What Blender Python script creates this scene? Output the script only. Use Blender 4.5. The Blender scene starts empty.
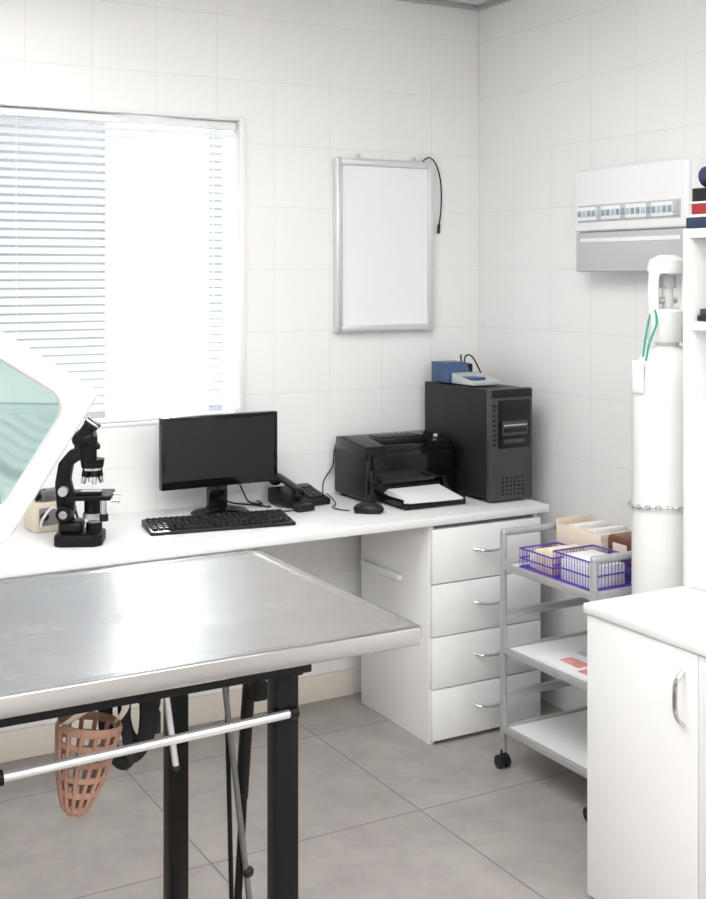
import bpy, bmesh, math, random
from mathutils import Vector, Matrix
random.seed(4)
scene = bpy.context.scene
try:
    scene.view_settings.view_transform = 'Standard'
except Exception as e:
    print(e)

# ---------------------------------------------------------------- materials
def new_mat(name):
    m = bpy.data.materials.new(name); m.use_nodes = True
    nt = m.node_tree
    return m, nt, nt.nodes['Principled BSDF']

def pbr(name, col, rough=0.5, metal=0.0, bump=0.0, bscale=60, var=0.0, coat=0.0, trans=0.0, aniso=0.0, emis=None, alpha=1.0, spec=None):
    m, nt, b = new_mat(name)
    b.inputs['Base Color'].default_value = (*col, 1)
    b.inputs['Roughness'].default_value = rough
    b.inputs['Metallic'].default_value = metal
    b.inputs['Coat Weight'].default_value = coat
    b.inputs['Transmission Weight'].default_value = trans
    b.inputs['Alpha'].default_value = alpha
    if spec is not None: b.inputs['Specular IOR Level'].default_value = spec
    tc = nt.nodes.new('ShaderNodeTexCoord')
    nz = nt.nodes.new('ShaderNodeTexNoise')
    nz.inputs['Scale'].default_value = bscale
    nz.inputs['Detail'].default_value = 4
    nt.links.new(tc.outputs['Object'], nz.inputs['Vector'])
    if bump > 0:
        bp = nt.nodes.new('ShaderNodeBump'); bp.inputs['Strength'].default_value = bump
        bp.inputs['Distance'].default_value = 0.002
        nt.links.new(nz.outputs['Fac'], bp.inputs['Height'])
        nt.links.new(bp.outputs['Normal'], b.inputs['Normal'])
    if var > 0:
        mr = nt.nodes.new('ShaderNodeMapRange')
        mr.inputs['To Min'].default_value = 1 - var; mr.inputs['To Max'].default_value = 1 + var
        nt.links.new(nz.outputs['Fac'], mr.inputs['Value'])
        mx = nt.nodes.new('ShaderNodeVectorMath'); mx.operation = 'SCALE'
        mx.inputs[0].default_value = col
        nt.links.new(mr.outputs['Result'], mx.inputs['Scale'])
        nt.links.new(mx.outputs['Vector'], b.inputs['Base Color'])
    return m

def mth(nt, op, a, b=None, clamp=False):
    n = nt.nodes.new('ShaderNodeMath'); n.operation = op; n.use_clamp = clamp
    for i, v in enumerate((a, b)):
        if v is None: continue
        if isinstance(v, (int, float)): n.inputs[i].default_value = v
        else: nt.links.new(v, n.inputs[i])
    return n.outputs[0]

def tiled(name, axes, size, offs, w, col, grout, rough, var=0.02, noise=0.0, bumpd=0.001, nscale=3.0):
    m, nt, b = new_mat(name)
    g = nt.nodes.new('ShaderNodeNewGeometry')
    sp = nt.nodes.new('ShaderNodeSeparateXYZ'); nt.links.new(g.outputs['Position'], sp.inputs[0])
    masks = []; cells = []
    for ax, s, o in zip(axes, size, offs):
        c = sp.outputs['XYZ'.index(ax)]
        q = mth(nt, 'DIVIDE', mth(nt, 'SUBTRACT', c, o), s)
        cells.append(mth(nt, 'FLOOR', q))
        f = mth(nt, 'SUBTRACT', q, mth(nt, 'FLOOR', q))
        d = mth(nt, 'MULTIPLY', mth(nt, 'MINIMUM', f, mth(nt, 'SUBTRACT', 1.0, f)), s)
        mr = nt.nodes.new('ShaderNodeMapRange'); mr.interpolation_type = 'SMOOTHSTEP'
        mr.inputs['From Min'].default_value = w * 0.6; mr.inputs['From Max'].default_value = w * 1.8
        mr.inputs['To Min'].default_value = 1; mr.inputs['To Max'].default_value = 0
        nt.links.new(d, mr.inputs['Value']); masks.append(mr.outputs[0])
    mask = mth(nt, 'MAXIMUM', masks[0], masks[1])
    cb = nt.nodes.new('ShaderNodeCombineXYZ')
    nt.links.new(cells[0], cb.inputs[0]); nt.links.new(cells[1], cb.inputs[1])
    wn = nt.nodes.new('ShaderNodeTexWhiteNoise'); nt.links.new(cb.outputs[0], wn.inputs['Vector'])
    nz = nt.nodes.new('ShaderNodeTexNoise'); nz.inputs['Scale'].default_value = nscale; nz.inputs['Detail'].default_value = 8
    nz.inputs['Roughness'].default_value = 0.65
    nt.links.new(g.outputs['Position'], nz.inputs['Vector'])
    k = mth(nt, 'ADD', mth(nt, 'MULTIPLY', mth(nt, 'SUBTRACT', wn.outputs['Value'], 0.5), var),
            mth(nt, 'MULTIPLY', mth(nt, 'SUBTRACT', nz.outputs['Fac'], 0.5), noise))
    k = mth(nt, 'ADD', k, 1.0)
    vs = nt.nodes.new('ShaderNodeVectorMath'); vs.operation = 'SCALE'; vs.inputs[0].default_value = col
    nt.links.new(k, vs.inputs['Scale'])
    mx = nt.nodes.new('ShaderNodeMix'); mx.data_type = 'RGBA'
    nt.links.new(mask, mx.inputs['Factor']); nt.links.new(vs.outputs[0], mx.inputs['A'])
    mx.inputs['B'].default_value = (*grout, 1)
    nt.links.new(mx.outputs['Result'], b.inputs['Base Color'])
    b.inputs['Roughness'].default_value = rough
    bp = nt.nodes.new('ShaderNodeBump'); bp.invert = True
    bp.inputs['Distance'].default_value = bumpd; bp.inputs['Strength'].default_value = 0.4
    nt.links.new(mask, bp.inputs['Height']); nt.links.new(bp.outputs[0], b.inputs['Normal'])
    return m

M = {}
T = 0.222
M['tileB'] = tiled('wall_tile_back', 'XZ', (T, T), (0.0, 1.566), 0.0011, (0.86, 0.857, 0.85), (0.765, 0.76, 0.75), 0.3, var=0.012)
M['tileR'] = tiled('wall_tile_side', 'YZ', (T, T), (0.0, 1.566), 0.0011, (0.86, 0.857, 0.85), (0.77, 0.765, 0.755), 0.3, var=0.012)
M['floor'] = tiled('floor_stone_tile', 'XY', (0.65, 0.65), (-0.878, -0.947), 0.0022, (0.35, 0.322, 0.303), (0.19, 0.17, 0.16), 0.42, var=0.06, noise=0.8, nscale=7.0)
M['ceil'] = pbr('ceiling_paint', (0.8, 0.8, 0.8), 0.8, bump=0.1)
M['white'] = pbr('white_laminate', (0.85, 0.85, 0.845), 0.35, bump=0.02)
M['whitep'] = pbr('white_plastic', (0.84, 0.84, 0.84), 0.3)
M['gap'] = pbr('shadow_gap_dark', (0.25, 0.25, 0.25), 0.8)
M['cream'] = pbr('cream_skirting', (0.78, 0.73, 0.64), 0.5)
M['alu'] = pbr('brushed_aluminium', (0.75, 0.76, 0.77), 0.38, 0.85, bump=0.05, bscale=200)
M['chrome'] = pbr('chrome', (0.7, 0.7, 0.71), 0.18, 1.0)
M['silver'] = pbr('silver_paint', (0.5, 0.51, 0.52), 0.4, 0.5)
M['dsilver'] = pbr('dull_steel_tube', (0.2, 0.2, 0.2), 0.4, 0.7)
M['black'] = pbr('black_plastic', (0.010, 0.010, 0.011), 0.42, bump=0.05, bscale=300, spec=0.35)
M['gloss'] = pbr('black_gloss_plastic', (0.004, 0.004, 0.005), 0.12, spec=0.4)
M['screen'] = pbr('lcd_screen_off', (0.016, 0.017, 0.019), 0.28, spec=0.3)
M['char'] = pbr('charcoal_metal', (0.012, 0.0125, 0.014), 0.45, bump=0.1, bscale=400, spec=0.3)
M['grey'] = pbr('grey_plastic', (0.045, 0.047, 0.05), 0.45)
M['lgrey'] = pbr('light_grey_plastic', (0.5, 0.52, 0.54), 0.4)
M['blackpaint'] = pbr('black_powder_coat', (0.005, 0.005, 0.0055), 0.42, spec=0.22)
M['fabric'] = pbr('black_webbing', (0.010, 0.010, 0.011), 0.85, bump=0.5, bscale=300)
M['paper'] = pbr('paper', (0.85, 0.85, 0.86), 0.7)
M['yellow'] = pbr('cream_paper', (0.82, 0.75, 0.55), 0.7)
M['purple'] = pbr('purple_plastic', (0.12, 0.05, 0.4), 0.35)
M['beige'] = pbr('beige_card', (0.74, 0.65, 0.54), 0.6)
M['brown'] = pbr('brown_card', (0.13, 0.05, 0.025), 0.4)
M['blue'] = pbr('blue_plastic', (0.045, 0.09, 0.2), 0.4)
M['navy'] = pbr('navy_cloth', (0.02, 0.03, 0.08), 0.6)
M['red'] = pbr('red_cloth', (0.35, 0.02, 0.03), 0.6)
M['green'] = pbr('green_tube', (0.02, 0.35, 0.22), 0.4)
M['muzzle'] = pbr('tan_muzzle_plastic', (0.33, 0.185, 0.13), 0.5)
M['gas'] = pbr('white_enamel', (0.84, 0.84, 0.83), 0.25, bump=0.03, bscale=30)
M['board'] = pbr('light_panel_acrylic', (0.86, 0.87, 0.88), 0.2)
M['label'] = pbr('label_blue', (0.25, 0.38, 0.42), 0.5)
M['exterior'] = pbr('light_blocker_grey', (0.27, 0.28, 0.30), 0.9)
M['exterior2'] = pbr('glare_soft_edge', (0.6, 0.61, 0.62), 0.9)  # lighter tone stands in for a soft glare edge
M['pinkprint'] = pbr('pink_print', (0.75, 0.3, 0.28), 0.6, var=0.5, bscale=40)

# stainless steel, brushed
m, nt, b = new_mat('stainless_steel')
b.inputs['Base Color'].default_value = (0.47, 0.455, 0.445, 1); b.inputs['Metallic'].default_value = 1
tc = nt.nodes.new('ShaderNodeTexCoord'); mp = nt.nodes.new('ShaderNodeMapping')
mp.inputs['Scale'].default_value = (4, 250, 4)
nt.links.new(tc.outputs['Object'], mp.inputs[0])
nz = nt.nodes.new('ShaderNodeTexNoise'); nz.inputs['Scale'].default_value = 3; nz.inputs['Detail'].default_value = 6
nt.links.new(mp.outputs[0], nz.inputs['Vector'])
n2 = nt.nodes.new('ShaderNodeTexNoise'); n2.inputs['Scale'].default_value = 5; n2.inputs['Detail'].default_value = 5
nt.links.new(tc.outputs['Object'], n2.inputs['Vector'])
s = mth(nt, 'ADD', mth(nt, 'MULTIPLY', nz.outputs['Fac'], 0.16), mth(nt, 'MULTIPLY', n2.outputs['Fac'], 0.20))
nt.links.new(mth(nt, 'ADD', s, 0.06), b.inputs['Roughness'])
bp = nt.nodes.new('ShaderNodeBump'); bp.inputs['Strength'].default_value = 0.18; bp.inputs['Distance'].default_value = 0.001
nt.links.new(nz.outputs['Fac'], bp.inputs['Height']); nt.links.new(bp.outputs[0], b.inputs['Normal'])
M['steel'] = m

# blind slats: diffuse + translucent
m = bpy.data.materials.new('blind_slat'); m.use_nodes = True; nt = m.node_tree; nt.nodes.clear()
o = nt.nodes.new('ShaderNodeOutputMaterial'); d = nt.nodes.new('ShaderNodeBsdfPrincipled'); t = nt.nodes.new('ShaderNodeBsdfTranslucent')
d.inputs['Base Color'].default_value = (0.82, 0.83, 0.84, 1); d.inputs['Roughness'].default_value = 0.35
t.inputs['Color'].default_value = (0.9, 0.91, 0.93, 1)
mx = nt.nodes.new('ShaderNodeMixShader'); mx.inputs[0].default_value = 0.28
nt.links.new(d.outputs[0], mx.inputs[1]); nt.links.new(t.outputs[0], mx.inputs[2]); nt.links.new(mx.outputs[0], o.inputs[0])
M['slat'] = m
def clear(name, col, gl):
    m = bpy.data.materials.new(name); m.use_nodes = True; nt = m.node_tree; nt.nodes.clear()
    o = nt.nodes.new('ShaderNodeOutputMaterial'); t = nt.nodes.new('ShaderNodeBsdfTransparent'); g = nt.nodes.new('ShaderNodeBsdfGlossy')
    t.inputs[0].default_value = (*col, 1); g.inputs['Roughness'].default_value = 0.03
    mx = nt.nodes.new('ShaderNodeMixShader'); mx.inputs[0].default_value = gl
    nt.links.new(t.outputs[0], mx.inputs[1]); nt.links.new(g.outputs[0], mx.inputs[2]); nt.links.new(mx.outputs[0], o.inputs[0])
    return m
M['pane'] = clear('window_glass', (0.95, 0.97, 0.97), 0.05)
m, nt, b = new_mat('magnifier_glass')
b.inputs['Base Color'].default_value = (0.53, 0.70, 0.66, 1); b.inputs['Roughness'].default_value = 0.06
b.inputs['Transmission Weight'].default_value = 1.0; b.inputs['IOR'].default_value = 1.45
M['lens'] = m

# ---------------------------------------------------------------- builder
class B:
    def __init__(s, name):
        s.name = name; s.bm = bmesh.new(); s.mats = []
    def mi(s, k):
        if k not in s.mats: s.mats.append(k)
        return s.mats.index(k)
    def add(s, t, mat, M4=None):
        if M4 is not None: bmesh.ops.transform(t, matrix=M4, verts=t.verts)
        i = s.mi(mat)
        for f in t.faces: f.material_index = i
        me = bpy.data.meshes.new('tmp'); t.to_mesh(me); t.free()
        s.bm.from_mesh(me); bpy.data.meshes.remove(me)
    def box(s, a, b, mat, bev=0.0, seg=2, M4=None):
        t = bmesh.new(); bmesh.ops.create_cube(t, size=1)
        a = Vector(a); b = Vector(b); c = (a + b) / 2; d = b - a
        bmesh.ops.transform(t, matrix=Matrix.Translation(c) @ Matrix.Diagonal((abs(d.x), abs(d.y), abs(d.z), 1)), verts=t.verts)
        if bev > 0:
            bev = min(bev, 0.49 * min(abs(d.x), abs(d.y), abs(d.z)))
            bmesh.ops.bevel(t, geom=t.edges[:], offset=bev, segments=seg, affect='EDGES', profile=0.5)
        s.add(t, mat, M4)
    def cyl(s, p, q, r, mat, r2=None, seg=20, M4=None):
        p = Vector(p); q = Vector(q); L = (q - p).length
        t = bmesh.new()
        bmesh.ops.create_cone(t, cap_ends=True, segments=seg, radius1=r, radius2=r if r2 is None else r2, depth=L)
        R = (q - p).to_track_quat('Z', 'Y').to_matrix().to_4x4()
        bmesh.ops.transform(t, matrix=Matrix.Translation((p + q) / 2) @ R, verts=t.verts)
        s.add(t, mat, M4)
    def sph(s, c, r, mat, sc=(1, 1, 1), M4=None):
        t = bmesh.new(); bmesh.ops.create_uvsphere(t, u_segments=20, v_segments=12, radius=r)
        bmesh.ops.transform(t, matrix=Matrix.Translation(c) @ Matrix.Diagonal((*sc, 1)), verts=t.verts)
        s.add(t, mat, M4)
    def lathe(s, c, prof, mat, seg=40, M4=None):
        t = bmesh.new(); rings = []
        for r, z in prof:
            if r < 1e-5: rings.append([t.verts.new((c[0], c[1], c[2] + z))])
            else: rings.append([t.verts.new((c[0] + r * math.cos(2 * math.pi * i / seg), c[1] + r * math.sin(2 * math.pi * i / seg), c[2] + z)) for i in range(seg)])
        for A, Bq in zip(rings, rings[1:]):
            for i in range(seg):
                j = (i + 1) % seg
                if len(A) == 1 and len(Bq) == 1: continue
                if len(A) == 1: t.faces.new((A[0], Bq[j], Bq[i]))
                elif len(Bq) == 1: t.faces.new((A[i], A[j], Bq[0]))
                else: t.faces.new((A[i], A[j], Bq[j], Bq[i]))
        bmesh.ops.recalc_face_normals(t, faces=t.faces)
        s.add(t, mat, M4)
    def tube(s, pts, r, mat, seg=8, smooth=True, closed=False, flat=None, M4=None):
        P = [Vector(p) for p in pts]
        if smooth and len(P) > 2:
            Q = []; n = len(P)
            rng = range(n) if closed else range(n - 1)
            for i in rng:
                p0 = P[(i - 1) % n] if (closed or i > 0) else P[0]
                p1 = P[i]; p2 = P[(i + 1) % n]
                p3 = P[(i + 2) % n] if (closed or i + 2 < n) else P[-1]
                for k in range(6):
                    u = k / 6
                    Q.append(0.5 * ((2 * p1) + (-p0 + p2) * u + (2 * p0 - 5 * p1 + 4 * p2 - p3) * u * u + (-p0 + 3 * p1 - 3 * p2 + p3) * u ** 3))
            if not closed: Q.append(P[-1])
            P = Q
        t = bmesh.new(); rings = []; n = len(P); up = None
        for i, p in enumerate(P):
            if closed: tg = P[(i + 1) % n] - P[i - 1]
            else: tg = P[min(i + 1, n - 1)] - P[max(i - 1, 0)]
            tg.normalize()
            if up is None:
                up = Vector((0, 0, 1)) if abs(tg.z) < 0.9 else Vector((1, 0, 0))
            sd = tg.cross(up)
            if sd.length < 1e-4: sd = tg.orthogonal()
            sd.normalize(); up = sd.cross(tg).normalized()
            ra, rb = (r, r) if flat is None else (r, flat)
            rings.append([t.verts.new(p + sd * (ra * math.cos(2 * math.pi * k / seg)) + up * (rb * math.sin(2 * math.pi * k / seg))) for k in range(seg)])
        prs = list(zip(rings, rings[1:])) + ([(rings[-1], rings[0])] if closed else [])
        for A, Bq in prs:
            for k in range(seg):
                j = (k + 1) % seg; t.faces.new((A[k], A[j], Bq[j], Bq[k]))
        if not closed:
            t.faces.new(rings[0][::-1]); t.faces.new(rings[-1])
        bmesh.ops.recalc_face_normals(t, faces=t.faces)
        s.add(t, mat, M4)
    def prism(s, poly, h0, h1, mat, axis='Z', bev=0.0, M4=None):
        t = bmesh.new()
        def P(u, v, w):
            return {'Z': (u, v, w), 'X': (w, u, v), 'Y': (u, w, v)}[axis]
        A = [t.verts.new(P(u, v, h0)) for u, v in poly]; C = [t.verts.new(P(u, v, h1)) for u, v in poly]
        n = len(poly)
        t.faces.new(A[::-1]); t.faces.new(C)
        for i in range(n): t.faces.new((A[i], A[(i + 1) % n], C[(i + 1) % n], C[i]))
        bmesh.ops.recalc_face_normals(t, faces=t.faces)
        if bev: bmesh.ops.bevel(t, geom=t.edges[:], offset=bev, segments=2, affect='EDGES', profile=0.5)
        s.add(t, mat, M4)
    def done(s, loc=(0, 0, 0), rz=0.0, mw=None):
        for e in s.bm.edges:
            if len(e.link_faces) == 2 and e.calc_face_angle(0) > 0.62: e.smooth = False
        for f in s.bm.faces: f.smooth = True
        me = bpy.data.meshes.new(s.name); s.bm.to_mesh(me); s.bm.free()
        for k in s.mats: me.materials.append(M[k])
        ob = bpy.data.objects.new(s.name, me); scene.collection.objects.link(ob)
        if mw is not None: ob.matrix_world = mw
        else:
            ob.location = loc; ob.rotation_euler = (0, 0, rz)
        return ob

def rrect(w, h, r, n=6, cx=0, cy=0):
    out = []
    for sx, sy, a0 in ((1, 1, 0), (-1, 1, 90), (-1, -1, 180), (1, -1, 270)):
        for k in range(n + 1):
            a = math.radians(a0 + 90 * k / n)
            out.append((cx + sx * (w / 2 - r) + r * math.cos(a), cy + sy * (h / 2 - r) + r * math.sin(a)))
    return out

# ---------------------------------------------------------------- room shell
XL, YF, ZC = -4.6, -6.0, 2.6
wx0, wx1, wz0, wz1 = -2.5, -1.005, 1.04, 2.10
w = B('wall_back')
w.box((XL, 0, 0), (wx0, 0.2, ZC), 'tileB'); w.box((wx1, 0, 0), (0.0, 0.2, ZC), 'tileB')
w.box((wx0, 0, 0), (wx1, 0.2, wz0), 'tileB'); w.box((wx0, 0, wz1), (wx1, 0.2, ZC), 'tileB')
w.done()
w = B('wall_right'); w.box((0, YF, 0), (0.2, 0.2, ZC), 'tileR'); w.done()
w = B('wall_left'); w.box((XL - 0.2, YF, 0), (XL, 0.2, ZC), 'tileR'); w.done()
w = B('wall_front'); w.box((XL - 0.2, YF - 0.2, 0), (0.2, YF, ZC), 'tileB'); w.done()
w = B('floor'); w.box((XL - 0.2, YF - 0.2, -0.1), (0.2, 0.2, 0), 'floor'); w.done()
w = B('ceiling'); w.box((XL - 0.2, YF - 0.2, ZC), (0.2, 0.2, ZC + 0.1), 'ceil'); w.done()
w = B('trim_1'); w.box((XL, -0.025, ZC - 0.018), (-0.0, 0, ZC), 'silver', 0.003); w.box((-0.025, YF, ZC - 0.018), (0, -0.025, ZC), 'silver', 0.003); w.done()
w = B('baseboard_back'); w.box((XL, -0.015, 0), (-0.57, 0, 0.095), 'cream', 0.003); w.done()

# window
w = B('window_1')
f = 0.022
w.box((wx0, -0.012, wz0), (wx0 + f, 0.11, wz1), 'whitep', 0.003)
w.box((wx1 - f, -0.012, wz0), (wx1, 0.11, wz1), 'whitep', 0.003)
w.box((wx0 + f, -0.012, wz1 - 0.014), (wx1 - f, 0.11, wz1), 'whitep', 0.003)
w.box((wx0 + f, -0.004, wz0), (wx1 - f, 0.11, wz0 + 0.012), 'whitep', 0.003)
xm = wx0 + 0.3
w.box((xm - 0.02, 0.085, wz0 + 0.02), (xm + 0.02, 0.11, wz1 - 0.02), 'whitep', 0.003)
w.box((wx0 + f, 0.095, wz0 + 0.012), (wx1 - f, 0.099, wz1 - 0.014), 'pane')
w.done()
w = B('venetian_blind')
bx0, bx1 = wx0 + f + 0.006, wx1 - f - 0.004
w.box((bx0, 0.012, wz1 - 0.044), (bx1, 0.05, wz1 - 0.018), 'whitep', 0.003)
pitch = 0.0275; z = wz1 - 0.062; sw = 0.0160
while z > wz0 + 0.04:
    t = bmesh.new(); prev = None
    for k in range(5):
        u = (k / 4 - 0.5) * 2
        a = math.radians(39)
        yy = u * sw * math.cos(a); zz = u * sw * math.sin(a) + (1 - u * u) * 0.003
        cur = (t.verts.new((bx0, 0.031 + yy, z + zz)), t.verts.new((bx1, 0.031 + yy, z + zz)))
        if prev: t.faces.new((prev[0], prev[1], cur[1], cur[0]))
        prev = cur
    w.add(t, 'slat'); z -= pitch
w.box((bx0, 0.015, wz0 + 0.014), (bx1, 0.047, wz0 + 0.027), 'whitep', 0.003)
for x in (-2.3, -1.80, -1.16, -1.06):
    w.cyl((x, 0.013, wz0 + 0.03), (x, 0.013, wz1 - 0.03), 0.0009, 'paper', seg=6)
w.cyl((-1.12, 0.008, 1.45), (-1.12, 0.008, wz1 - 0.03), 0.0025, 'whitep', seg=8)
w.done()
w = B('exterior_light_blocker')  # added wall outside the window; its gap shapes the glow on the blind
w.box((-4, 0.75, -0.5), (-1.27, 1.0, 4), 'exterior'); w.box((-0.84, 0.75, -0.5), (1.5, 1.0, 4), 'exterior')
w.box((-1.27, 0.72, -0.5), (-1.20, 1.0, 4), 'exterior2', 0.004); w.box((-0.91, 0.72, -0.5), (-0.84, 1.0, 4), 'exterior2', 0.004)  # pale strips added along the gap to soften the glare edge
w.done()

# ---------------------------------------------------------------- desk
DX = -0.107; DF = -0.572
w = B('desk')
w.box((-3.0, DF, 0.722), (DX, -0.004, 0.75), 'white', 0.004)
w.box((-2.98, DF + 0.03, 0), (-2.955, -0.02, 0.722), 'white', 0.002)
w.box((-2.955, DF + 0.5, 0.64), (-0.60, DF + 0.52, 0.722), 'white', 0.001)
px0, px1 = -0.590, -0.140; pf = DF + 0.022
w.box((px0, pf, 0.0), (px0 + 0.018, -0.10, 0.722), 'white', 0.001)
w.box((px1 - 0.018, pf, 0.0), (px1, -0.10, 0.722), 'white', 0.001)
w.box((px0 + 0.018, -0.118, 0.0), (px1 - 0.018, -0.10, 0.722), 'white')
w.box((px0 + 0.018, pf + 0.02, 0.0), (px1 - 0.018, -0.118, 0.03), 'white')
w.box((px0 + 0.018, pf + 0.008, 0.03), (px1 - 0.018, pf + 0.014, 0.72), 'gap')
w.box((px0 - 0.016, pf + 0.17, 0.505), (px0, -0.12, 0.523), 'white', 0.002)
zs = [0.012, 0.182, 0.354, 0.528, 0.710]
for i in range(4):
    w.box((px0 + 0.002, pf - 0.018, zs[i] + 0.002), (px1 - 0.002, pf + 0.004, zs[i + 1] - 0.002), 'white', 0.0015)
    zc = (zs[i] + zs[i + 1]) / 2 + 0.012; xc = (px0 + px1) / 2 + 0.005
    pts = []
    for k in range(9):
        u = k / 4 - 1
        pts.append((xc + u * 0.060, pf - 0.018 - 0.024 * (1 - u ** 4), zc - 0.008 * (1 - u * u)))
    w.tube(pts, 0.0065, 'chrome', seg=10, smooth=False, flat=0.004)
w.done()

# ---------------------------------------------------------------- monitor
w = B('computer_monitor')
W, H = 0.418, 0.238
w.box((-W/2, -0.012, 0.094), (W/2, 0.02, 0.094 + H), 'gloss', 0.005)
w.box((-W/2 + 0.016, -0.0135, 0.122), (W/2 - 0.016, -0.011, 0.094 + H - 0.014), 'screen')
w.prism([(-0.15, 0.12), (0.15, 0.12), (0.12, 0.31), (-0.12, 0.31)], 0.018, 0.05, 'black', 'Y', 0.006)
w.box((-0.034, 0.01, 0.012), (0.034, 0.04, 0.16), 'gloss', 0.006)
w.lathe((0, 0, 0), [(0, 0), (0.098, 0), (0.1, 0.006), (0.09, 0.014), (0.035, 0.026), (0, 0.026)], 'gloss', M4=Matrix.Diagonal((1, 0.85, 1, 1)))
w.done((-1.170, -0.165, 0.75), math.radians(0))

# keyboard
w = B('keyboard')
w.prism([(-0.078, 0), (0.078, 0), (0.078, 0.022), (-0.078, 0.010)], -0.232, 0.232, 'black', 'X', 0.003)
for r in range(6):
    y = 0.058 - r * 0.0215 - (0.004 if r > 0 else 0)
    x = -0.222
    z = 0.0155 + (y + 0.078) / 0.156 * 0.012 - 0.002
    while x < 0.214:
        kw = 0.0165
        if r == 5 and -0.14 < x < -0.04: kw = 0.1
        if not (0.078 < x < 0.085 or 0.142 < x < 0.148):
            w.box((x, y - 0.0085, z - 0.006), (x + kw, y + 0.0085, z + 0.003), 'black', 0.002, 1)
        x += kw + 0.0022
w.done((-1.250, -0.345, 0.751), math.radians(-9))

# printer
w = B('laser_printer')
x0, x1 = -0.668, -0.30
w.box((x0, -0.27, 0.76), (x1, -0.035, 0.925), 'black', 0.012, 3)
w.prism([(-0.275, 0.90), (-0.04, 0.90), (-0.04, 0.962), (-0.10, 0.968), (-0.262, 0.948), (-0.278, 0.93)], x0 + 0.004, x1 - 0.004, 'gloss', 'X', 0.006)
w.box((x0 + 0.09, -0.235, 0.945), (x1 - 0.09, -0.11, 0.966), 'black', 0.004)
for k in range(7):
    w.box((x0 + 0.1 + k * 0.026, -0.225, 0.964), (x0 + 0.112 + k * 0.026, -0.12, 0.971), 'gloss', 0.002)
w.prism([(-0.262, 0.80), (-0.292, 0.83), (-0.298, 0.87), (-0.290, 0.915), (-0.262, 0.935)], x0 + 0.02, x1 - 0.02, 'gloss', 'X', 0.004)
w.box((x0 + 0.006, -0.288, 0.762), (x0 + 0.06, -0.262, 0.87), 'gloss', 0.008)
w.box((x1 - 0.06, -0.288, 0.762), (x1 - 0.006, -0.262, 0.87), 'gloss', 0.008)
w.cyl((x1 - 0.035, -0.2, 0.958), (x1 - 0.035, -0.2, 0.967), 0.008, 'lgrey')
for xx in (x0 + 0.03, x1 - 0.03):
    for yy in (-0.24, -0.06): w.cyl((xx, yy, 0.75), (xx, yy, 0.765), 0.012, 'black')
w.box((x0 + 0.055, -0.42, 0.760), (x1 - 0.055, -0.25, 0.767), 'gloss', 0.003)
w.box((x0 + 0.055, -0.42, 0.762), (x0 + 0.062, -0.27, 0.785), 'gloss', 0.002); w.box((x1 - 0.062, -0.42, 0.762), (x1 - 0.055, -0.27, 0.785), 'gloss', 0.002)
w.box((x0 + 0.06, -0.432, 0.752), (x1 - 0.06, -0.415, 0.772), 'gloss', 0.004)
for k in range(6):
    Mx = Matrix.Translation(((x0 + x1) / 2 + 0.005 * ((k * 7) % 3 - 1), -0.335 - 0.006 * (k % 3), 0.7685 + k * 0.0036)) @ Matrix.Rotation(math.radians((k * 37 % 9) - 4) * 0.9, 4, 'Z') @ Matrix.Rotation(math.radians(1.8 * k), 4, 'X')
    w.box((-0.108, -0.085, 0), (0.108, 0.07, 0.0018), 'paper', 0.0005, 1, M4=Mx)
w.done()

# tower PC
w = B('computer_tower')
x0, x1, y0, y1, z0, z1 = -0.285, -0.105, -0.475, -0.05, 0.75, 1.148
w.box((x0, y0 + 0.02, z0 + 0.012), (x1, y1, z1 - 0.004), 'char', 0.002)
w.box((x0 - 0.001, y0, z0 + 0.008), (x1 + 0.001, y0 + 0.03, z1), 'grey', 0.006)
w.box((x0 + 0.002, y0 - 0.001, z1 - 0.032), (x1 - 0.002, y0 + 0.012, z1 - 0.002), 'black', 0.004)
for yy in (y0 + 0.05, y1 - 0.05):
    for xx in (x0 + 0.03, x1 - 0.03): w.cyl((xx, yy, z0), (xx, yy, z0 + 0.014), 0.015, 'black')
w.box((x0 + 0.03, y0 - 0.004, z0 + 0.19), (x1 - 0.012, y0 + 0.01, z1 - 0.04), 'gloss', 0.004)
w.box((x0 + 0.045, y0 - 0.006, z0 + 0.235), (x1 - 0.025, y0, z0 + 0.285), 'grey', 0.002)
w.box((x0 + 0.05, y0 - 0.0075, z0 + 0.268), (x1 - 0.03, y0 - 0.005, z0 + 0.273), 'lgrey', 0.0005)
w.box((x0 + 0.05, y0 - 0.0068, z0 + 0.245), (x1 - 0.03, y0 - 0.003, z0 + 0.26), 'gloss', 0.001)
w.box((x0 + 0.05, y0 - 0.0068, z0 + 0.208), (x1 - 0.04, y0 - 0.003, z0 + 0.222), 'grey', 0.001)
for k in range(9):
    w.box((x0 + 0.006, y0 - 0.002, z0 + 0.2 + k * 0.017), (x0 + 0.022, y0 + 0.003, z0 + 0.208 + k * 0.017), 'black', 0.001)
for r in range(5):
    for c in range(6):
        w.cyl((x0 + 0.05 + c * 0.017, y0 - 0.001, z0 + 0.03 + r * 0.014), (x0 + 0.05 + c * 0.017, y0 + 0.003, z0 + 0.03 + r * 0.014), 0.0045, 'gloss', seg=8)
for r in range(6):
    for c in range(8):
        w.cyl((x0 - 0.0006, -0.30 + c * 0.012, 0.86 + r * 0.012), (x0 + 0.002, -0.30 + c * 0.012, 0.86 + r * 0.012), 0.0035, 'gloss', seg=8)
w.done()
w = B('card_terminal')
w.prism([(-0.34, 1.1485), (-0.20, 1.1485), (-0.20, 1.187), (-0.34, 1.163)], -0.265, -0.145, 'lgrey', 'X', 0.003)
w.prism([(-0.195, 1.1485), (-0.08, 1.1485), (-0.08, 1.222), (-0.17, 1.222), (-0.195, 1.18)], -0.275, -0.175, 'blue', 'X', 0.003)
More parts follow.
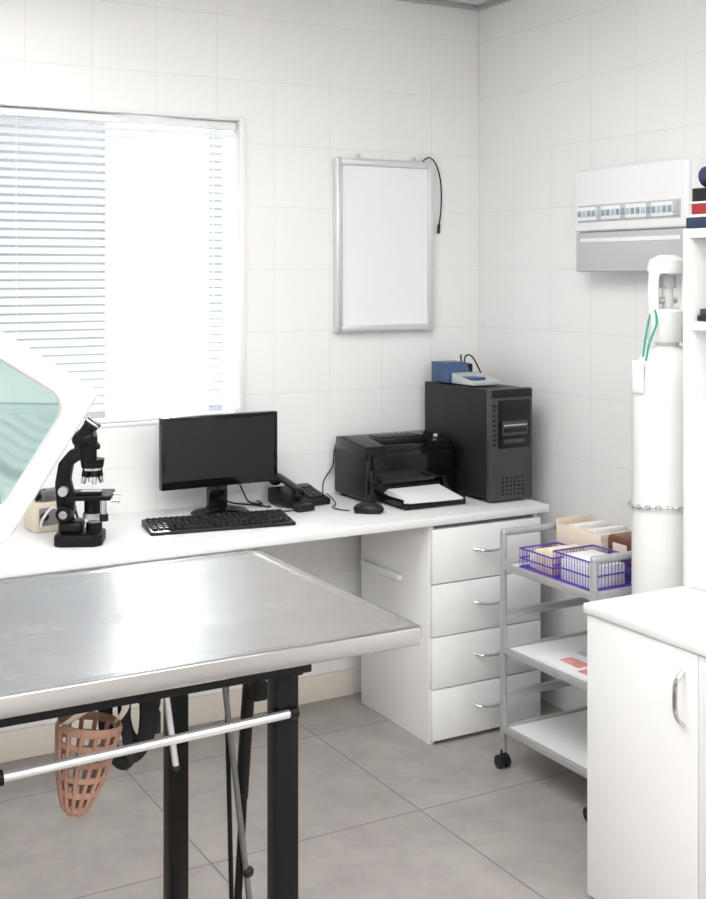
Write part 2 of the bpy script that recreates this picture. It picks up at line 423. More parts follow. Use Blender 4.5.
w.box((-0.262, -0.325, 1.168), (-0.2, -0.22, 1.177), 'blue', 0.002)
w.done()
w = B('power_adapter')
w.box((-0.160, -0.135, 1.1485), (-0.122, -0.075, 1.212), 'black', 0.006)
w.tube([(-0.14, -0.1, 1.208), (-0.13, -0.1, 1.240), (-0.118, -0.13, 1.232), (-0.116, -0.2, 1.155), (-0.125, -0.26, 1.1525)], 0.003, 'black')
w.tube([(-0.150, -0.1, 1.208), (-0.155, -0.1, 1.236), (-0.14, -0.08, 1.240), (-0.13, -0.065, 1.21), (-0.13, -0.062, 1.153)], 0.003, 'black')
w.done()

# telephone
w = B('desk_telephone')
w.prism([(-0.09, 0), (0.08, 0), (0.08, 0.05), (0.055, 0.055), (-0.09, 0.022)], -0.078, 0.078, 'black', 'X', 0.006)
sl = math.atan2(0.033, 0.145)
R = Matrix.Translation((0, -0.02, 0.041)) @ Matrix.Rotation(sl, 4, 'X')
for r in range(4):
    for c in range(3):
        w.box((0.0 + c * 0.022, -0.052 + r * 0.018, 0.0), (0.016 + c * 0.022, -0.041 + r * 0.018, 0.006), 'grey', 0.002, M4=R)
w.box((-0.005, 0.03, 0), (0.065, 0.055, 0.004), 'screen', 0.001, M4=R)
w.tube([(-0.05, -0.09, 0.048), (-0.05, -0.07, 0.062), (-0.05, 0, 0.08), (-0.05, 0.06, 0.092), (-0.05, 0.08, 0.086)], 0.018, 'gloss', seg=14, flat=0.010)
w.sph((-0.05, -0.072, 0.046), 0.023, 'gloss', (1, 1, 0.75)); w.sph((-0.05, 0.07, 0.074), 0.023, 'gloss', (1, 1, 0.75))
c = []
for k in range(60):
    a = k * 1.0; u = k / 59
    c.append((-0.088 - 0.012 * math.sin(u * 3.14), -0.09 + u * 0.13 + 0.006 * math.cos(a), 0.010 + 0.006 * math.sin(a)))
w.tube(c, 0.002, 'black', seg=6, smooth=False)
w.done((-0.855, -0.12, 0.75), math.radians(6))

w = B('phone_charger_block')
w.box((-0.035, -0.018, 0), (0.035, 0.018, 0.024), 'black', 0.006)
w.tube([(-0.035, 0, 0.012), (-0.05, 0.01, 0.005), (-0.07, 0.02, 0.004), (-0.085, -0.01, 0.004)], 0.0025, 'black')
w.done((-0.905, -0.262, 0.75), 0.1)

# mouse
w = B('computer_mouse')
w.sph((0, 0, 0.012), 0.03, 'black', (1.0, 1.75, 0.8))
w.box((-0.026, -0.045, 0.0), (0.026, 0.045, 0.008), 'black', 0.004)
w.cyl((-0.003, -0.03, 0.03), (0.003, -0.03, 0.03), 0.008, 'grey')
ob = w.done((-0.73, -0.395, 0.751), math.radians(50))
for v in ob.data.vertices:
    if v.co.z < 0: v.co.z = 0
w = B('mouse_cable')
w.tube([(-0.78, -0.35, 0.756), (-0.79, -0.33, 0.754), (-0.80, -0.27, 0.754), (-0.76, -0.22, 0.754), (-0.72, -0.12, 0.754), (-0.70, -0.04, 0.756)], 0.002, 'black')
w.done()
w = B('wall_power_cord')
w.tube([(-0.643, -0.008, 0.93), (-0.655, -0.015, 0.90), (-0.66, -0.012, 0.85), (-0.70, -0.02, 0.80), (-0.71, -0.03, 0.754)], 0.0025, 'black')
w.done()
w = B('monitor_cable')
w.tube([(-1.09, -0.12, 0.86), (-1.04, -0.06, 0.80), (-1.01, -0.05, 0.756), (-0.985, -0.10, 0.755), (-0.975, -0.04, 0.755)], 0.003, 'black')
w.tube([(-1.17, -0.11, 0.86), (-1.10, -0.05, 0.77), (-1.02, -0.10, 0.755), (-0.98, -0.16, 0.755)], 0.003, 'black')
w.done()
w = B('hanging_cable')
w.tube([(-0.085, -0.1, 0.80), (-0.075, -0.12, 0.6), (-0.065, -0.2, 0.4), (-0.07, -0.3, 0.2), (-0.06, -0.35, 0.01)], 0.006, 'black')
w.done()

# microscope
w = B('microscope')
w.prism([(-0.07, -0.05), (-0.05, -0.062), (0.05, -0.062), (0.07, -0.045), (0.07, 0.045), (0.05, 0.062), (-0.05, 0.062), (-0.07, 0.05)], 0, 0.035, 'blackpaint', 'Z', 0.006)
w.box((-0.06, -0.04, 0.033), (0.01, 0.04, 0.07), 'blackpaint', 0.012, 3)
w.cyl((0.04, 0, 0.035), (0.04, 0, 0.062), 0.024, 'blackpaint'); w.cyl((0.04, 0, 0.06), (0.04, 0, 0.066), 0.017, 'lgrey')
w.prism([(-0.062, 0.06), (-0.02, 0.06), (-0.015, 0.14), (-0.028, 0.19), (-0.02, 0.235), (0.02, 0.26), (0.02, 0.285), (-0.03, 0.278), (-0.062, 0.24), (-0.072, 0.18), (-0.066, 0.10)], -0.022, 0.022, 'blackpaint', 'Y', 0.006)
for sy in (-1, 1):
    w.cyl((-0.042, sy * 0.02, 0.095), (-0.042, sy * 0.05, 0.095), 0.023, 'blackpaint'); w.cyl((-0.042, sy * 0.05, 0.095), (-0.042, sy * 0.06, 0.095), 0.012, 'chrome')
    w.cyl((-0.045, sy * 0.02, 0.16), (-0.045, sy * 0.045, 0.16), 0.014, 'silver')
w.box((-0.03, -0.06, 0.135), (0.095, 0.06, 0.150), 'blackpaint', 0.003)
w.box((0.0, -0.03, 0.151), (0.06, 0.03, 0.153), 'chrome')
w.box((-0.01, -0.05, 0.150), (0.07, -0.038, 0.160), 'blackpaint', 0.002)
w.cyl((0.075, -0.05, 0.09), (0.075, -0.05, 0.14), 0.008, 'chrome'); w.cyl((0.075, -0.05, 0.075), (0.075, -0.05, 0.095), 0.013, 'blackpaint')
w.cyl((0.035, 0, 0.09), (0.035, 0, 0.136), 0.024, 'blackpaint'); w.cyl((0.035, 0, 0.075), (0.035, 0, 0.09), 0.028, 'silver')
w.cyl((0.095, 0.02, 0.142), (0.12, 0.02, 0.142), 0.006, 'chrome'); w.cyl((0.095, -0.03, 0.130), (0.118, -0.03, 0.130), 0.009, 'chrome')
w.cyl((0.035, 0, 0.225), (0.035, 0, 0.25), 0.032, 'blackpaint', 0.036); w.cyl((0.035, 0, 0.218), (0.035, 0, 0.227), 0.03, 'chrome')
for a in (0, 90, 180, 270):
    ca, sa = math.cos(math.radians(a + 20)), math.sin(math.radians(a + 20))
    w.cyl((0.035 + ca * 0.016, sa * 0.016, 0.222), (0.035 + ca * 0.022, sa * 0.022, 0.198), 0.012, 'blackpaint', 0.011)
    w.cyl((0.035 + ca * 0.022, sa * 0.022, 0.2), (0.035 + ca * 0.027, sa * 0.027, 0.178), 0.009, 'chrome', 0.006)
w.lathe((0.02, 0, 0.28), [(0, 0), (0.038, 0), (0.038, 0.012), (0.03, 0.02), (0.03, 0.035), (0, 0.035)], 'blackpaint')
w.cyl((0.02, 0, 0.25), (0.02, 0, 0.283), 0.028, 'blackpaint')
w.box((-0.020, -0.05, 0.292), (0.045, 0.05, 0.333), 'blackpaint', 0.016, 3)
for sy in (-1, 1):
    w.cyl((0.01, sy * 0.031, 0.320), (0.032, sy * 0.031, 0.350), 0.019, 'blackpaint')
    w.cyl((0.032, sy * 0.031, 0.350), (0.039, sy * 0.031, 0.3595), 0.023, 'gloss')
    w.cyl((0.0387, sy * 0.031, 0.359), (0.0393, sy * 0.031, 0.3599), 0.013, 'lgrey')
w.done((-1.705, -0.37, 0.75), math.radians(-25))

w = B('lamp_transformer')
w.box((-0.06, -0.045, 0.0), (0.06, 0.045, 0.09), 'beige', 0.006)
w.box((-0.045, -0.048, 0.02), (0.03, -0.044, 0.075), 'gap', 0.002)
w.cyl((-0.03, -0.06, 0.05), (-0.03, -0.045, 0.05), 0.012, 'black')
w.tube([(-0.04, -0.05, 0.02), (-0.05, -0.09, 0.05), (-0.02, -0.10, 0.085), (0.02, -0.09, 0.05), (0.03, -0.1, 0.006), (0.08, -0.12, 0.004)], 0.004, 'paper')
w.tube([(0.02, 0, 0.09), (0.03, 0, 0.13), (0.06, -0.02, 0.12), (0.08, -0.05, 0.03), (0.08, -0.08, 0.004)], 0.004, 'black')
w.box((-0.03, -0.03, 0.09), (0.045, 0.02, 0.125), 'dsilver', 0.006)
w.cyl((-0.045, -0.01, 0.105), (-0.01, -0.01, 0.115), 0.014, 'blackpaint')
w.done((-1.735, -0.12, 0.75), 0.1)

# light box on wall
w = B('xray_light_box')
ax0, ax1, az0, az1, fw = -0.655, -0.232, 1.336, 1.975, 0.026
w.box((ax0 + 0.006, -0.022, az0 + 0.006), (ax1 - 0.006, -0.001, az1 - 0.006), 'whitep')
w.box((ax0 + fw, -0.024, az0 + fw), (ax1 - fw, -0.021, az1 - fw), 'board')
for a, b_ in (((ax0, az0), (ax0 + fw, az1)), ((ax1 - fw, az0), (ax1, az1))):
    w.box((a[0], -0.036, a[1]), (b_[0], -0.004, b_[1]), 'alu', 0.005)
for z_ in (az0, az1 - fw):
    w.box((ax0 + 0.002, -0.0355, z_), (ax1 - 0.002, -0.004, z_ + fw), 'alu', 0.005)
for x in (-0.55, -0.31):
    w.box((x - 0.012, -0.012, az1 - 0.005), (x + 0.012, -0.001, az1 + 0.012), 'alu', 0.002); w.sph((x, -0.01, az1 + 0.014), 0.007, 'chrome')
w.tube([(-0.28, -0.02, az1 - 0.002), (-0.25, -0.025, az1 + 0.018), (-0.215, -0.02, az1 - 0.005), (-0.19, -0.015, az1 - 0.07), (-0.185, -0.012, az1 - 0.16), (-0.195, -0.012, az1 - 0.24)], 0.0028, 'black')
w.cyl((-0.195, -0.012, az1 - 0.235), (-0.198, -0.012, az1 - 0.27), 0.006, 'black')
w.done()

# breaker box
w = B('breaker_panel_box')
ya, yb, za, zb = -1.213, -0.69, 1.556, 1.902
w.box((-0.075, ya, za + 0.02), (-0.001, yb, zb), 'whitep', 0.008, 3)
w.box((-0.095, ya, za + 0.135), (-0.07, yb, zb - 0.002), 'whitep', 0.01, 3)
w.box((-0.097, ya + 0.025, za + 0.165), (-0.09, yb - 0.02, za + 0.222), 'lgrey', 0.002)
n = 20
for k in range(n):
    yy = ya + 0.03 + k * (yb - ya - 0.055) / n
    w.box((-0.102, yy, za + 0.172), (-0.095, yy + 0.0235, za + 0.216), 'paper' if k % 5 else 'lgrey', 0.001)
    w.box((-0.106, yy + 0.004, za + 0.184), (-0.10, yy + 0.018, za + 0.204), 'label' if k % 3 else 'lgrey', 0.001)
w.box((-0.094, ya + 0.006, za), (-0.074, yb - 0.006, za + 0.132), 'lgrey', 0.006, 3)
w.box((-0.096, ya + 0.03, za + 0.098), (-0.09, yb - 0.03, za + 0.112), 'whitep', 0.002)
w.done()

# gas cylinder
w = B('oxygen_cylinder')
cx, cy, r = -0.330, -1.374, 0.098
prof = [(0, 0), (r - 0.012, 0), (r, 0.012), (r, 1.235)]
for k in range(1, 9):
    a = math.radians(k * 10)
    prof.append((0.032 + (r - 0.032) * math.cos(a), 1.235 + 0.11 * math.sin(a)))
prof += [(0.032, 1.35), (0.034, 1.37), (0.034, 1.385), (0, 1.385)]
w.lathe((cx, cy, 0), prof, 'gas', 56)
w.lathe((cx, cy, 1.36), [(0.03, 0), (0.050, 0), (0.056, 0.01), (0.056, 0.085), (0.05, 0.092), (0.03, 0.092), (0.03, 0)], 'gas')
for a in (60, 180, 300):
    ca, sa = math.cos(math.radians(a)), math.sin(math.radians(a))
    w.tube([(cx + 0.046 * ca, cy + 0.046 * sa, 1.43), (cx + 0.052 * ca, cy + 0.052 * sa, 1.48), (cx + 0.050 * ca, cy + 0.050 * sa, 1.54), (cx + 0.032 * ca, cy + 0.032 * sa, 1.585)], 0.020, 'gas', seg=12, flat=0.010)
w.lathe((cx, cy, 1.55), [(0.016, 0.0), (0.052, 0.0), (0.056, 0.012), (0.050, 0.038), (0.025, 0.052), (0.016, 0.05), (0.016, 0)], 'gas')
w.cyl((cx, cy, 1.38), (cx, cy, 1.53), 0.016, 'gas'); w.cyl((cx - 0.055, cy, 1.475), (cx + 0.03, cy, 1.475), 0.010, 'chrome')
w.cyl((cx, cy, 1.51), (cx, cy, 1.545), 0.024, 'lgrey')
w.tube([(cx - 0.055, cy - 0.01, 1.45), (cx - 0.06, cy - 0.02, 1.41), (cx - 0.085, cy - 0.02, 1.36), (cx - 0.098, cy - 0.02, 1.31)], 0.003, 'green')
w.tube([(cx - 0.05, cy + 0.01, 1.45), (cx - 0.07, cy + 0.01, 1.38), (cx - 0.09, cy + 0.0, 1.32)], 0.003, 'green')
w.box((cx - 0.108, cy - 0.015, 1.22), (cx - 0.099, cy + 0.025, 1.31), 'paper', 0.003)
for k in range(44):
    a = 2 * math.pi * k / 44; rr = r + 0.006
    t_ = Vector((-math.sin(a), math.cos(a), 0)); p = Vector((cx + rr * math.cos(a), cy + rr * math.sin(a), 0.905 + 0.005 * math.sin(a * 2)))
    nrm = Vector((math.cos(a), math.sin(a), 0)) if k % 2 else Vector((0, 0, 1))
    pts = [p + t_ * 0.0095 * math.cos(q) + nrm * 0.005 * math.sin(q) for q in [i * math.pi / 4 for i in range(8)]]
    w.tube(pts, 0.0019, 'chrome', seg=5, smooth=False, closed=True)
w.done()

# trolley
w = B('storage_trolley')
tx0, tx1, ty0, ty1 = -0.49, -0.13, -1.25, -0.824
for y in (ty0, ty1):
    w.box((tx0 - 0.008, y - 0.010, 0.05), (tx0 + 0.008, y + 0.010, 0.74), 'silver', 0.004)
    w.box((tx1 - 0.008, y - 0.010, 0.05), (tx1 + 0.008, y + 0.010, 0.74), 'silver', 0.004)
    w.box((tx0 - 0.009, y - 0.011, 0.728), (tx1 + 0.009, y + 0.011, 0.75), 'silver', 0.008, 3)
    for z in (0.215, 0.47):
        w.box((tx0 + 0.005, y - 0.006, z), (tx1 - 0.005, y + 0.006, z + 0.026), 'silver', 0.003)
for z in (0.125, 0.372, 0.635):
    w.box((tx0 + 0.006, ty0 + 0.006, z - 0.008), (tx1 - 0.006, ty1 - 0.006, z + 0.002), 'white')
    for x in (tx0, tx1):
        w.box((x - 0.007, ty0, z - 0.012), (x + 0.007, ty1, z + 0.010), 'silver', 0.003)
    for y in (ty0, ty1):
        w.box((tx0, y - 0.007, z - 0.012), (tx1, y + 0.007, z + 0.010), 'silver', 0.003)
for x in (tx0, tx1):
    for y in (ty0, ty1):
        w.cyl((x, y, 0.04), (x, y, 0.06), 0.01, 'black')
        w.box((x - 0.012, y - 0.018, 0.02), (x + 0.012, y + 0.018, 0.042), 'black', 0.006)
        w.cyl((x - 0.018, y + 0.005, 0.021), (x - 0.006, y + 0.005, 0.021), 0.021, 'black'); w.cyl((x + 0.006, y + 0.005, 0.021), (x + 0.018, y + 0.005, 0.021), 0.021, 'black')
w.done()
ZT = 0.6375
def basket(bx0, bx1, by0, by1, h, fill):
    w = B('wire_desk_basket')
    for zz in (ZT + 0.003, ZT + h * 0.5, ZT + h):
        w.tube([(bx0, by0, zz), (bx1, by0, zz), (bx1, by1, zz), (bx0, by1, zz)], 0.0028, 'purple', smooth=False, closed=True, seg=6)
    ny = int((by1 - by0) / 0.012); nx = int((bx1 - bx0) / 0.012)
    for k in range(ny + 1):
        y = by0 + (by1 - by0) * k / ny
        for x in (bx0, bx1): w.cyl((x, y, ZT), (x, y, ZT + h), 0.0010, 'purple', seg=5)
    for k in range(nx + 1):
        x = bx0 + (bx1 - bx0) * k / nx
        for y in (by0, by1): w.cyl((x, y, ZT), (x, y, ZT + h), 0.0010, 'purple', seg=5)
    w.box((bx0, by0, ZT + 0.0005), (bx1, by1, ZT + 0.002), 'purple')
    for a, b_, k in fill: w.box(a, b_, k, 0.001)
    w.done()
basket(-0.465, -0.315, -1.035, -0.875, 0.060, [
    ((-0.45, -1.02, ZT + 0.003), (-0.33, -0.975, ZT + 0.078), 'yellow'),
    ((-0.448, -0.968, ZT + 0.003), (-0.335, -0.93, ZT + 0.066), 'yellow'),
    ((-0.44, -0.92, ZT + 0.003), (-0.34, -0.89, ZT + 0.045), 'paper')])
basket(-0.470, -0.315, -1.215, -1.045, 0.085, [
    ((-0.455, -1.20, ZT + 0.003), (-0.33, -1.06, ZT + 0.065), 'paper'),
    ((-0.45, -1.19, ZT + 0.065), (-0.34, -1.07, ZT + 0.08), 'paper')])
w = B('file_tray_box')
bz = ZT + 0.001
w.box((-0.300, -1.06, bz), (-0.296, -0.845, bz + 0.115), 'beige', 0.001); w.box((-0.156, -1.06, bz), (-0.152, -0.845, bz + 0.115), 'beige', 0.001)
w.box((-0.300, -1.064, bz), (-0.152, -1.060, bz + 0.09), 'beige', 0.001); w.box((-0.300, -0.849, bz), (-0.152, -0.845, bz + 0.13), 'beige', 0.001)
w.box((-0.296, -1.06, bz), (-0.156, -0.849, bz + 0.004), 'beige')
for k in range(7):
    y = -1.052 + k * 0.028
    w.box((-0.29 + 0.004 * (k % 2), y, bz + 0.004), (-0.165, y + 0.018, bz + 0.112 + 0.012 * ((k * 5) % 3) / 2), ('beige', 'paper', 'yellow')[k % 3], 0.001)
w.done()
w = B('medicine_box')
w.box((-0.298, -1.215, ZT + 0.001), (-0.15, -1.075, ZT + 0.04), 'blue', 0.002)
w.box((-0.295, -1.21, ZT + 0.04), (-0.155, -1.08, ZT + 0.125), 'brown', 0.012, 3)
w.box((-0.2965, -1.17, ZT + 0.065), (-0.294, -1.11, ZT + 0.105), 'beige', 0.0005)
w.done()
w = B('magazine')
w.box((-0.465, -1.19, 0.3745), (-0.27, -0.95, 0.380), 'paper', 0.0005); w.box((-0.42, -1.10, 0.380), (-0.37, -1.01, 0.3808), 'pinkprint')
w.box((-0.44, -1.16, 0.380), (-0.40, -1.12, 0.3808), 'pinkprint')
w.box((-0.33, -1.15, 0.380), (-0.30, -0.98, 0.3808), 'lgrey')
w.done()

# cabinet along right wall
w = B('base_cabinet')
cX, cF, cN, cZ = -0.785, -1.552, -2.75, 0.73
w.box((cX, cN, cZ - 0.025), (-0.002, cF, cZ), 'white', 0.004)
w.box((cX + 0.03, cN + 0.01, 0.0), (-0.004, cF - 0.008, cZ - 0.025), 'white')
w.box((cX + 0.022, cN + 0.012, 0.01), (cX + 0.031, cF - 0.01, cZ - 0.03), 'gap')
ys = [cF - 0.008, -1.935, -2.34, cN + 0.01]
for i in range(3):
    w.box((cX + 0.006, ys[i + 1] + 0.0015, 0.006), (cX + 0.025, ys[i] - 0.0015, cZ - 0.027), 'white', 0.0015)
for yh in (-1.893, -2.0, -2.4):
    pts = [(cX + 0.004 - 0.026 * (1 - u ** 4), yh, 0.595 + u * 0.062) for u in [k / 5 - 1 for k in range(11)]]
    w.tube(pts, 0.007, 'chrome', seg=10, smooth=False, flat=0.0045)
w.done()

# shelf unit on cabinet
w = B('shelf_unit')
sF, sN, sX = -1.553, -2.4, -0.447
zb_ = cZ + 0.0008
w.box((sX, sF - 0.024, zb_), (-0.004, sF, 1.642), 'white', 0.001)
w.box((sX, sN, zb_), (-0.004, sN + 0.024, 1.642), 'white', 0.001)
w.box((-0.02, sN + 0.024, zb_), (-0.004, sF - 0.024, 1.642), 'white')
w.box((sX, sN, 1.6425), (-0.004, sF, 1.667), 'white', 0.001)
for z in (1.425, cZ + 0.024):
    w.box((sX + 0.004, sN + 0.0245, z - 0.023), (-0.02, sF - 0.0245, z), 'white', 0.001)
for k in range(3):
    w.cyl((-0.2, sF - 0.0255, 0.9 + 0.25 * k), (-0.2, sF - 0.023, 0.9 + 0.25 * k), 0.006, 'gap')
w.done()
w = B('book_stack')
z = 1.668
for i, (h, k) in enumerate(((0.028, 'navy'), (0.008, 'paper'), (0.028, 'red'), (0.006, 'paper'), (0.035, 'fabric'))):
    w.box((-0.444 + 0.004 * i, -1.82, z), (-0.2, -1.560 - 0.006 * (i % 3), z + h), k, 0.002); z += h
w.done()
w = B('eyeglass_case')
w.tube([(-0.395, -1.59, z + 0.03), (-0.395, -1.67, z + 0.032), (-0.395, -1.75, z + 0.03)], 0.035, 'navy', seg=16, flat=0.029)
w.done()
w = B('binder_clip_tray')
w.box((-0.43, -1.77, 1.4255), (-0.25, -1.585, 1.441), 'black', 0.003); w.box((-0.425, -1.765, 1.441), (-0.255, -1.59, 1.458), 'grey', 0.003)
w.done()

# ---------------------------------------------------------------- exam table
w = B('examination_table')
ex0, ex1, ey0, ey1, ez = -2.78, -1.604, -2.097, -1.400, 0.925
t = bmesh.new()
cxm, cym = (ex0 + ex1) / 2, (ey0 + ey1) / 2
def ring(inset, z, rad):
    return [t.verts.new((x, y, z)) for x, y in rrect(ex1 - ex0 - 2 * inset, ey1 - ey0 - 2 * inset, rad, 6, cxm, cym)]
rs = [ring(0.02, ez - 0.032, 0.008), ring(0.002, ez - 0.032, 0.010), ring(0, ez - 0.030, 0.012), ring(0, ez - 0.005, 0.012), ring(0.0015, ez - 0.0015, 0.012), ring(0.005, ez, 0.012),
      ring(0.017, ez, 0.014), ring(0.021, ez - 0.0006, 0.016), ring(0.025, ez - 0.0018, 0.02), ring(0.029, ez - 0.0022, 0.02)]
t.faces.new(rs[0][::-1])
for A, Bq in zip(rs, rs[1:]):
    n = len(A)
    for i in range(n): t.faces.new((A[i], A[(i + 1) % n], Bq[(i + 1) % n], Bq[i]))
t.faces.new(rs[-1])
w.add(t, 'steel')
zt = ez - 0.033
for y in (-2.068, -1.50):
    w.box((ex0 + 0.06, y - 0.012, zt - 0.018), (-1.819, y + 0.012, zt), 'blackpaint', 0.002)
for y in (-2.01, -1.50):
    for x in (-1.84, -2.56):
        w.box((x - 0.021, y - 0.021, 0.0), (x + 0.021, y + 0.021, zt - 0.0), 'blackpaint', 0.003)
for x in (-1.84, -2.56):
    w.box((x - 0.015, -2.06, zt - 0.028), (x + 0.015, -1.51, zt - 0.002), 'blackpaint', 0.002)
    w.box((x - 0.012, -2.0, 0.15), (x + 0.012, -1.51, 0.18), 'blackpaint', 0.002)
w.cyl((-2.70, -2.045, 0.778), (-1.835, -2.045, 0.797), 0.0075, 'alu')
w.cyl((-1.845, -2.045, 0.797), (-1.83, -2.045, 0.7975), 0.0105, 'blackpaint')
w.cyl((-2.328, -2.045, 0.7865), (-2.343, -2.045, 0.786), 0.012, 'blackpaint')
for x in (-1.86, -2.56): w.box((x - 0.01, -2.045, 0.784), (x + 0.01, -2.02, 0.804), 'blackpaint', 0.002)
w.done()

# muzzle
w = B('dog_muzzle')
Hh = 0.13
def mr_(u): return 0.052 - 0.018 * u - 0.012 * u ** 3
for j in range(6):
    u = j / 5; rr = mr_(u)
    w.tube([(rr * math.cos(a), rr * 0.9 * math.sin(a), -u * Hh) for a in [2 * math.pi * k / 24 for k in range(24)]], 0.0022, 'muzzle', smooth=False, closed=True, seg=6, flat=0.008 if j == 0 else 0.0055)
for k in range(14):
    a = 2 * math.pi * k / 14
    w.tube([(mr_(u) * math.cos(a), mr_(u) * 0.9 * math.sin(a), -u * Hh) for u in [q / 6 for q in range(7)]] + [(0.01 * math.cos(a), 0.01 * math.sin(a), -Hh - 0.01)], 0.0038, 'muzzle', smooth=False, seg=6)
w.cyl((0, 0, -Hh - 0.013), (0, 0, -Hh - 0.007), 0.014, 'muzzle')
w.tube([(0.05, 0, 0), (0.05, -0.02, 0.03), (0.03, -0.03, 0.058), (-0.02, -0.03, 0.04), (-0.05, 0, 0)], 0.007, 'beige', flat=0.0015)
w.done((-2.172, -1.975, 0.815), 0.2).rotation_euler = (0.05, 0.16, 0.2)

w = B('dog_harness')
def arc(cx, cz, rx, rz, a0, a1, y, n=9, ph=0):
    return [(cx + rx * math.cos(math.radians(a0 + (a1 - a0) * k / (n - 1))), y + 0.012 * math.sin(k * 1.3 + ph), cz + rz * math.sin(math.radians(a0 + (a1 - a0) * k / (n - 1)))) for k in range(n)]
w.tube(arc(0, -0.055, 0.034, 0.075, 100, 440, 0), 0.004, 'fabric', flat=0.013, seg=10)
w.tube(arc(0.03, -0.045, 0.03, 0.065, 80, 420, 0.02, ph=1), 0.004, 'fabric', flat=0.013, seg=10)
w.tube(arc(0.012, -0.055, 0.022, 0.06, 100, 440, -0.02, ph=2), 0.004, 'fabric', flat=0.016, seg=10)
w.tube([(0, 0, 0.045), (-0.01, 0, 0.01), (0.0, 0.01, -0.05), (0.02, 0, -0.1)], 0.018, 'fabric', flat=0.004, seg=10)
w.tube([(0.04, 0, 0.045), (0.045, 0, 0.01), (0.03, 0.01, -0.04)], 0.014, 'fabric', flat=0.004, seg=10)
w.box((0.035, -0.012, -0.09), (0.06, 0.01, -0.05), 'gloss', 0.004)
w.done((-2.085, -1.90, 0.842), 0.0)

w = B('catch_pole')
w.cyl((-2.045, -1.98, 0.862), (-2.025, -1.98, 0.72), 0.0055, 'alu'); w.sph((-2.025, -1.98, 0.718), 0.007, 'black')
w.tube([(-2.045, -1.98, 0.855), (-2.05, -1.99, 0.888)], 0.004, 'black', smooth=False)
w.done()
w = B('folded_tripod_stand')
w.cyl((-1.83, -1.70, 0.86), (-1.725, -1.70, 0.0), 0.006, 'dsilver')
w.cyl((-1.74, -1.66, 0.78), (-1.805, -1.70, 0.0), 0.008, 'blackpaint'); w.cyl((-1.74, -1.66, 0.78), (-1.77, -1.68, 0.5), 0.013, 'blackpaint')
w.tube([(-1.83, -1.70, 0.80), (-1.79, -1.68, 0.76), (-1.75, -1.67, 0.78), (-1.72, -1.66, 0.83), (-1.71, -1.65, 0.85)], 0.011, 'fabric', flat=0.004)
w.cyl((-1.78, -1.62, 0.84), (-1.75, -1.60, 0.0), 0.005, 'blackpaint')
w.box((-1.76, -1.72, 0.70), (-1.73, -1.66, 0.74), 'blackpaint', 0.005)
w.sph((-1.765, -1.70, 0.36), 0.012, 'black')
w.done()

# ---------------------------------------------------------------- magnifier lamp
Rv = Vector((0.871, -0.491, 0)).normalized(); Zv = Vector((0, 0, 1))
u = (-0.851 * Rv + 0.525 * Zv).normalized()
v = (0.519 * Rv + 0.855 * Zv); v = (v - v.dot(u) * u).normalized()
nrm = u.cross(v)
Fv = Vector((0.491, 0.871, 0))
if nrm.dot(Fv) > 0: v = -v; nrm = u.cross(v)
vv = v
w = B('magnifier_lamp')
Lh, Wh = 0.300, 0.224
t = bmesh.new()
def rg(wd, ht, r, z): return [t.verts.new((x, y, z)) for x, y in rrect(wd, ht, r, 8)]
hw, hh, hr = 0.244, 0.164, 0.024
rs = [rg(Lh - 0.01, Wh - 0.01, 0.008, -0.026), rg(Lh, Wh, 0.010, -0.019), rg(Lh, Wh, 0.010, -0.004), rg(Lh - 0.006, Wh - 0.006, 0.009, 0.0), rg(hw + .01, hh + .01, hr + .005, 0.0), rg(hw, hh, hr, -0.006), rg(hw, hh, hr, -0.020), rg(hw + .01, hh + .01, hr + .005, -0.026)]
for A, Bq in zip(rs, rs[1:] + rs[:1]):
    n = len(A)
    for i in range(n): t.faces.new((A[i], A[(i + 1) % n], Bq[(i + 1) % n], Bq[i]))
bmesh.ops.recalc_face_normals(t, faces=t.faces)
w.add(t, 'whitep')
t = bmesh.new()
rings = []
for sgn, ks in ((1, range(0, 11)), (-1, range(10, -1, -1))):
    for k in ks:
        s_ = k / 10
        zz = -0.013 + sgn * (0.002 + 0.009 * (1 - s_ * s_))
        if k == 0: rings.append([t.verts.new((0, 0, zz))])
        else: rings.append([t.verts.new((x * s_, y * s_, zz)) for x, y in rrect(hw + .002, hh + .002, hr, 8)])
for A, Bq in zip(rings, rings[1:]):
    n = max(len(A), len(Bq))
    for i in range(n):
        j = (i + 1) % n
        if len(A) == 1: t.faces.new((A[0], Bq[i], Bq[j]))
        elif len(Bq) == 1: t.faces.new((A[j], A[i], Bq[0]))
        else: t.faces.new((A[i], A[j], Bq[j], Bq[i]))
bmesh.ops.recalc_face_normals(t, faces=t.faces)
w.add(t, 'lens')
ctr = Vector((-2.4675, -2.347, 1.3825))
mw = Matrix((( u.x, vv.x, nrm.x, ctr.x), (u.y, vv.y, nrm.y, ctr.y), (u.z, vv.z, nrm.z, ctr.z), (0, 0, 0, 1)))
inv = mw.inverted()
att = Vector((0.15, 0, -0.013)); el = inv @ Vector((-2.95, -2.20, 1.72)); bot = inv @ Vector((-2.95, -2.2, 0.06))
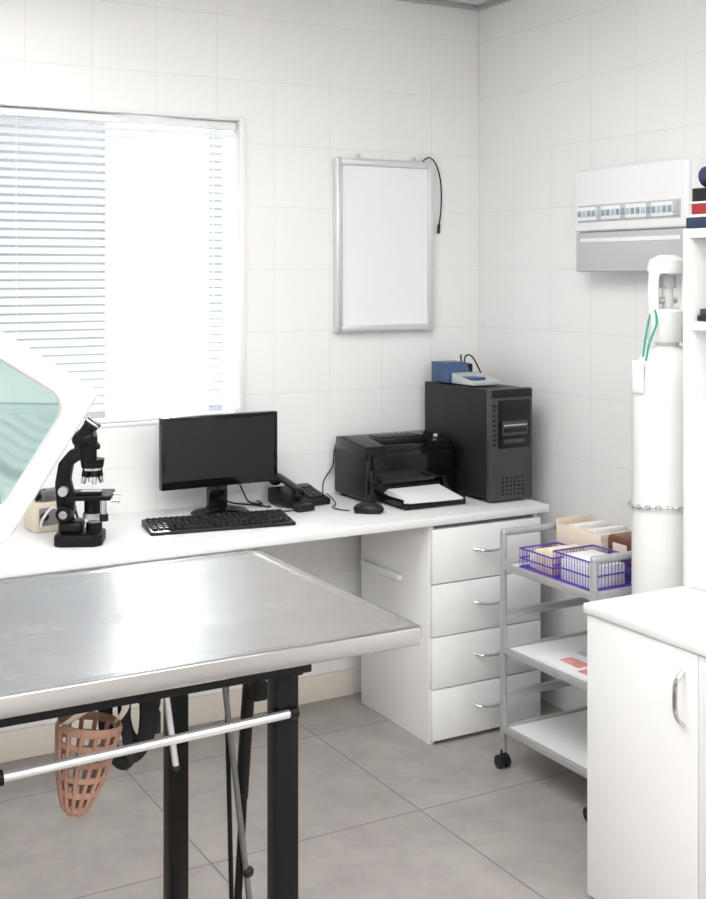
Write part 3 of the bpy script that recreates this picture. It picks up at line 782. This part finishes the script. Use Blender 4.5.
w.cyl(att, el, 0.012, 'whitep'); w.sph(att, 0.022, 'whitep'); w.sph(el, 0.024, 'whitep')
w.cyl(el, bot, 0.014, 'whitep')
for k in range(5):
    a = 2 * math.pi * k / 5 + 0.3
    e = Vector((-2.95 + 0.24 * math.cos(a), -2.2 + 0.24 * math.sin(a), 0.05))
    w.cyl(inv @ Vector((-2.95, -2.2, 0.075)), inv @ e, 0.014, 'whitep')
    w.sph(inv @ Vector((e.x, e.y, 0.025)), 0.025, 'black')
w.done(mw=mw)

# ---------------------------------------------------------------- lights
def area(name, loc, sx, sy, power, rot=(0, 0, 0), col=(1, 1, 1)):
    L = bpy.data.lights.new(name, 'AREA'); L.shape = 'RECTANGLE'; L.size = sx; L.size_y = sy; L.energy = power; L.color = col
    o = bpy.data.objects.new(name, L); o.location = loc; o.rotation_euler = rot; scene.collection.objects.link(o)
    return o
lc = (1, 0.997, 0.99)
area('ceiling_light_panel', (-1.9, -1.7, 2.58), 1.4, 1.4, 47, col=lc)
area('ceiling_light_panel', (-3.0, -4.6, 2.58), 1.6, 1.6, 86, col=lc)
area('ceiling_light_panel', (-0.9, -3.9, 2.58), 1.2, 1.2, 43, col=lc)
S = bpy.data.lights.new('sun', 'SUN'); S.energy = 30; S.angle = 0.1
so = bpy.data.objects.new('sun', S); so.rotation_euler = Vector((-0.16, -0.75, -0.62)).to_track_quat('-Z', 'Y').to_euler(); so.location = (0, 3, 4)
scene.collection.objects.link(so)

wd = bpy.data.worlds.new('World'); scene.world = wd; wd.use_nodes = True
bg = wd.node_tree.nodes['Background']; bg.inputs[0].default_value = (0.98, 0.99, 1, 1); bg.inputs[1].default_value = 7.5

# ---------------------------------------------------------------- camera
cam = bpy.data.cameras.new('camera'); co = bpy.data.objects.new('camera', cam); scene.collection.objects.link(co)
co.location = (-2.765, -3.9, 1.546); co.rotation_euler = (math.radians(90), 0, math.radians(-29.4))
cam.sensor_fit = 'HORIZONTAL'; cam.sensor_width = 36; cam.lens = 1211 / 706 * 36
cam.shift_y = -174.5 / 706
cam.clip_start = 0.05
scene.camera = co
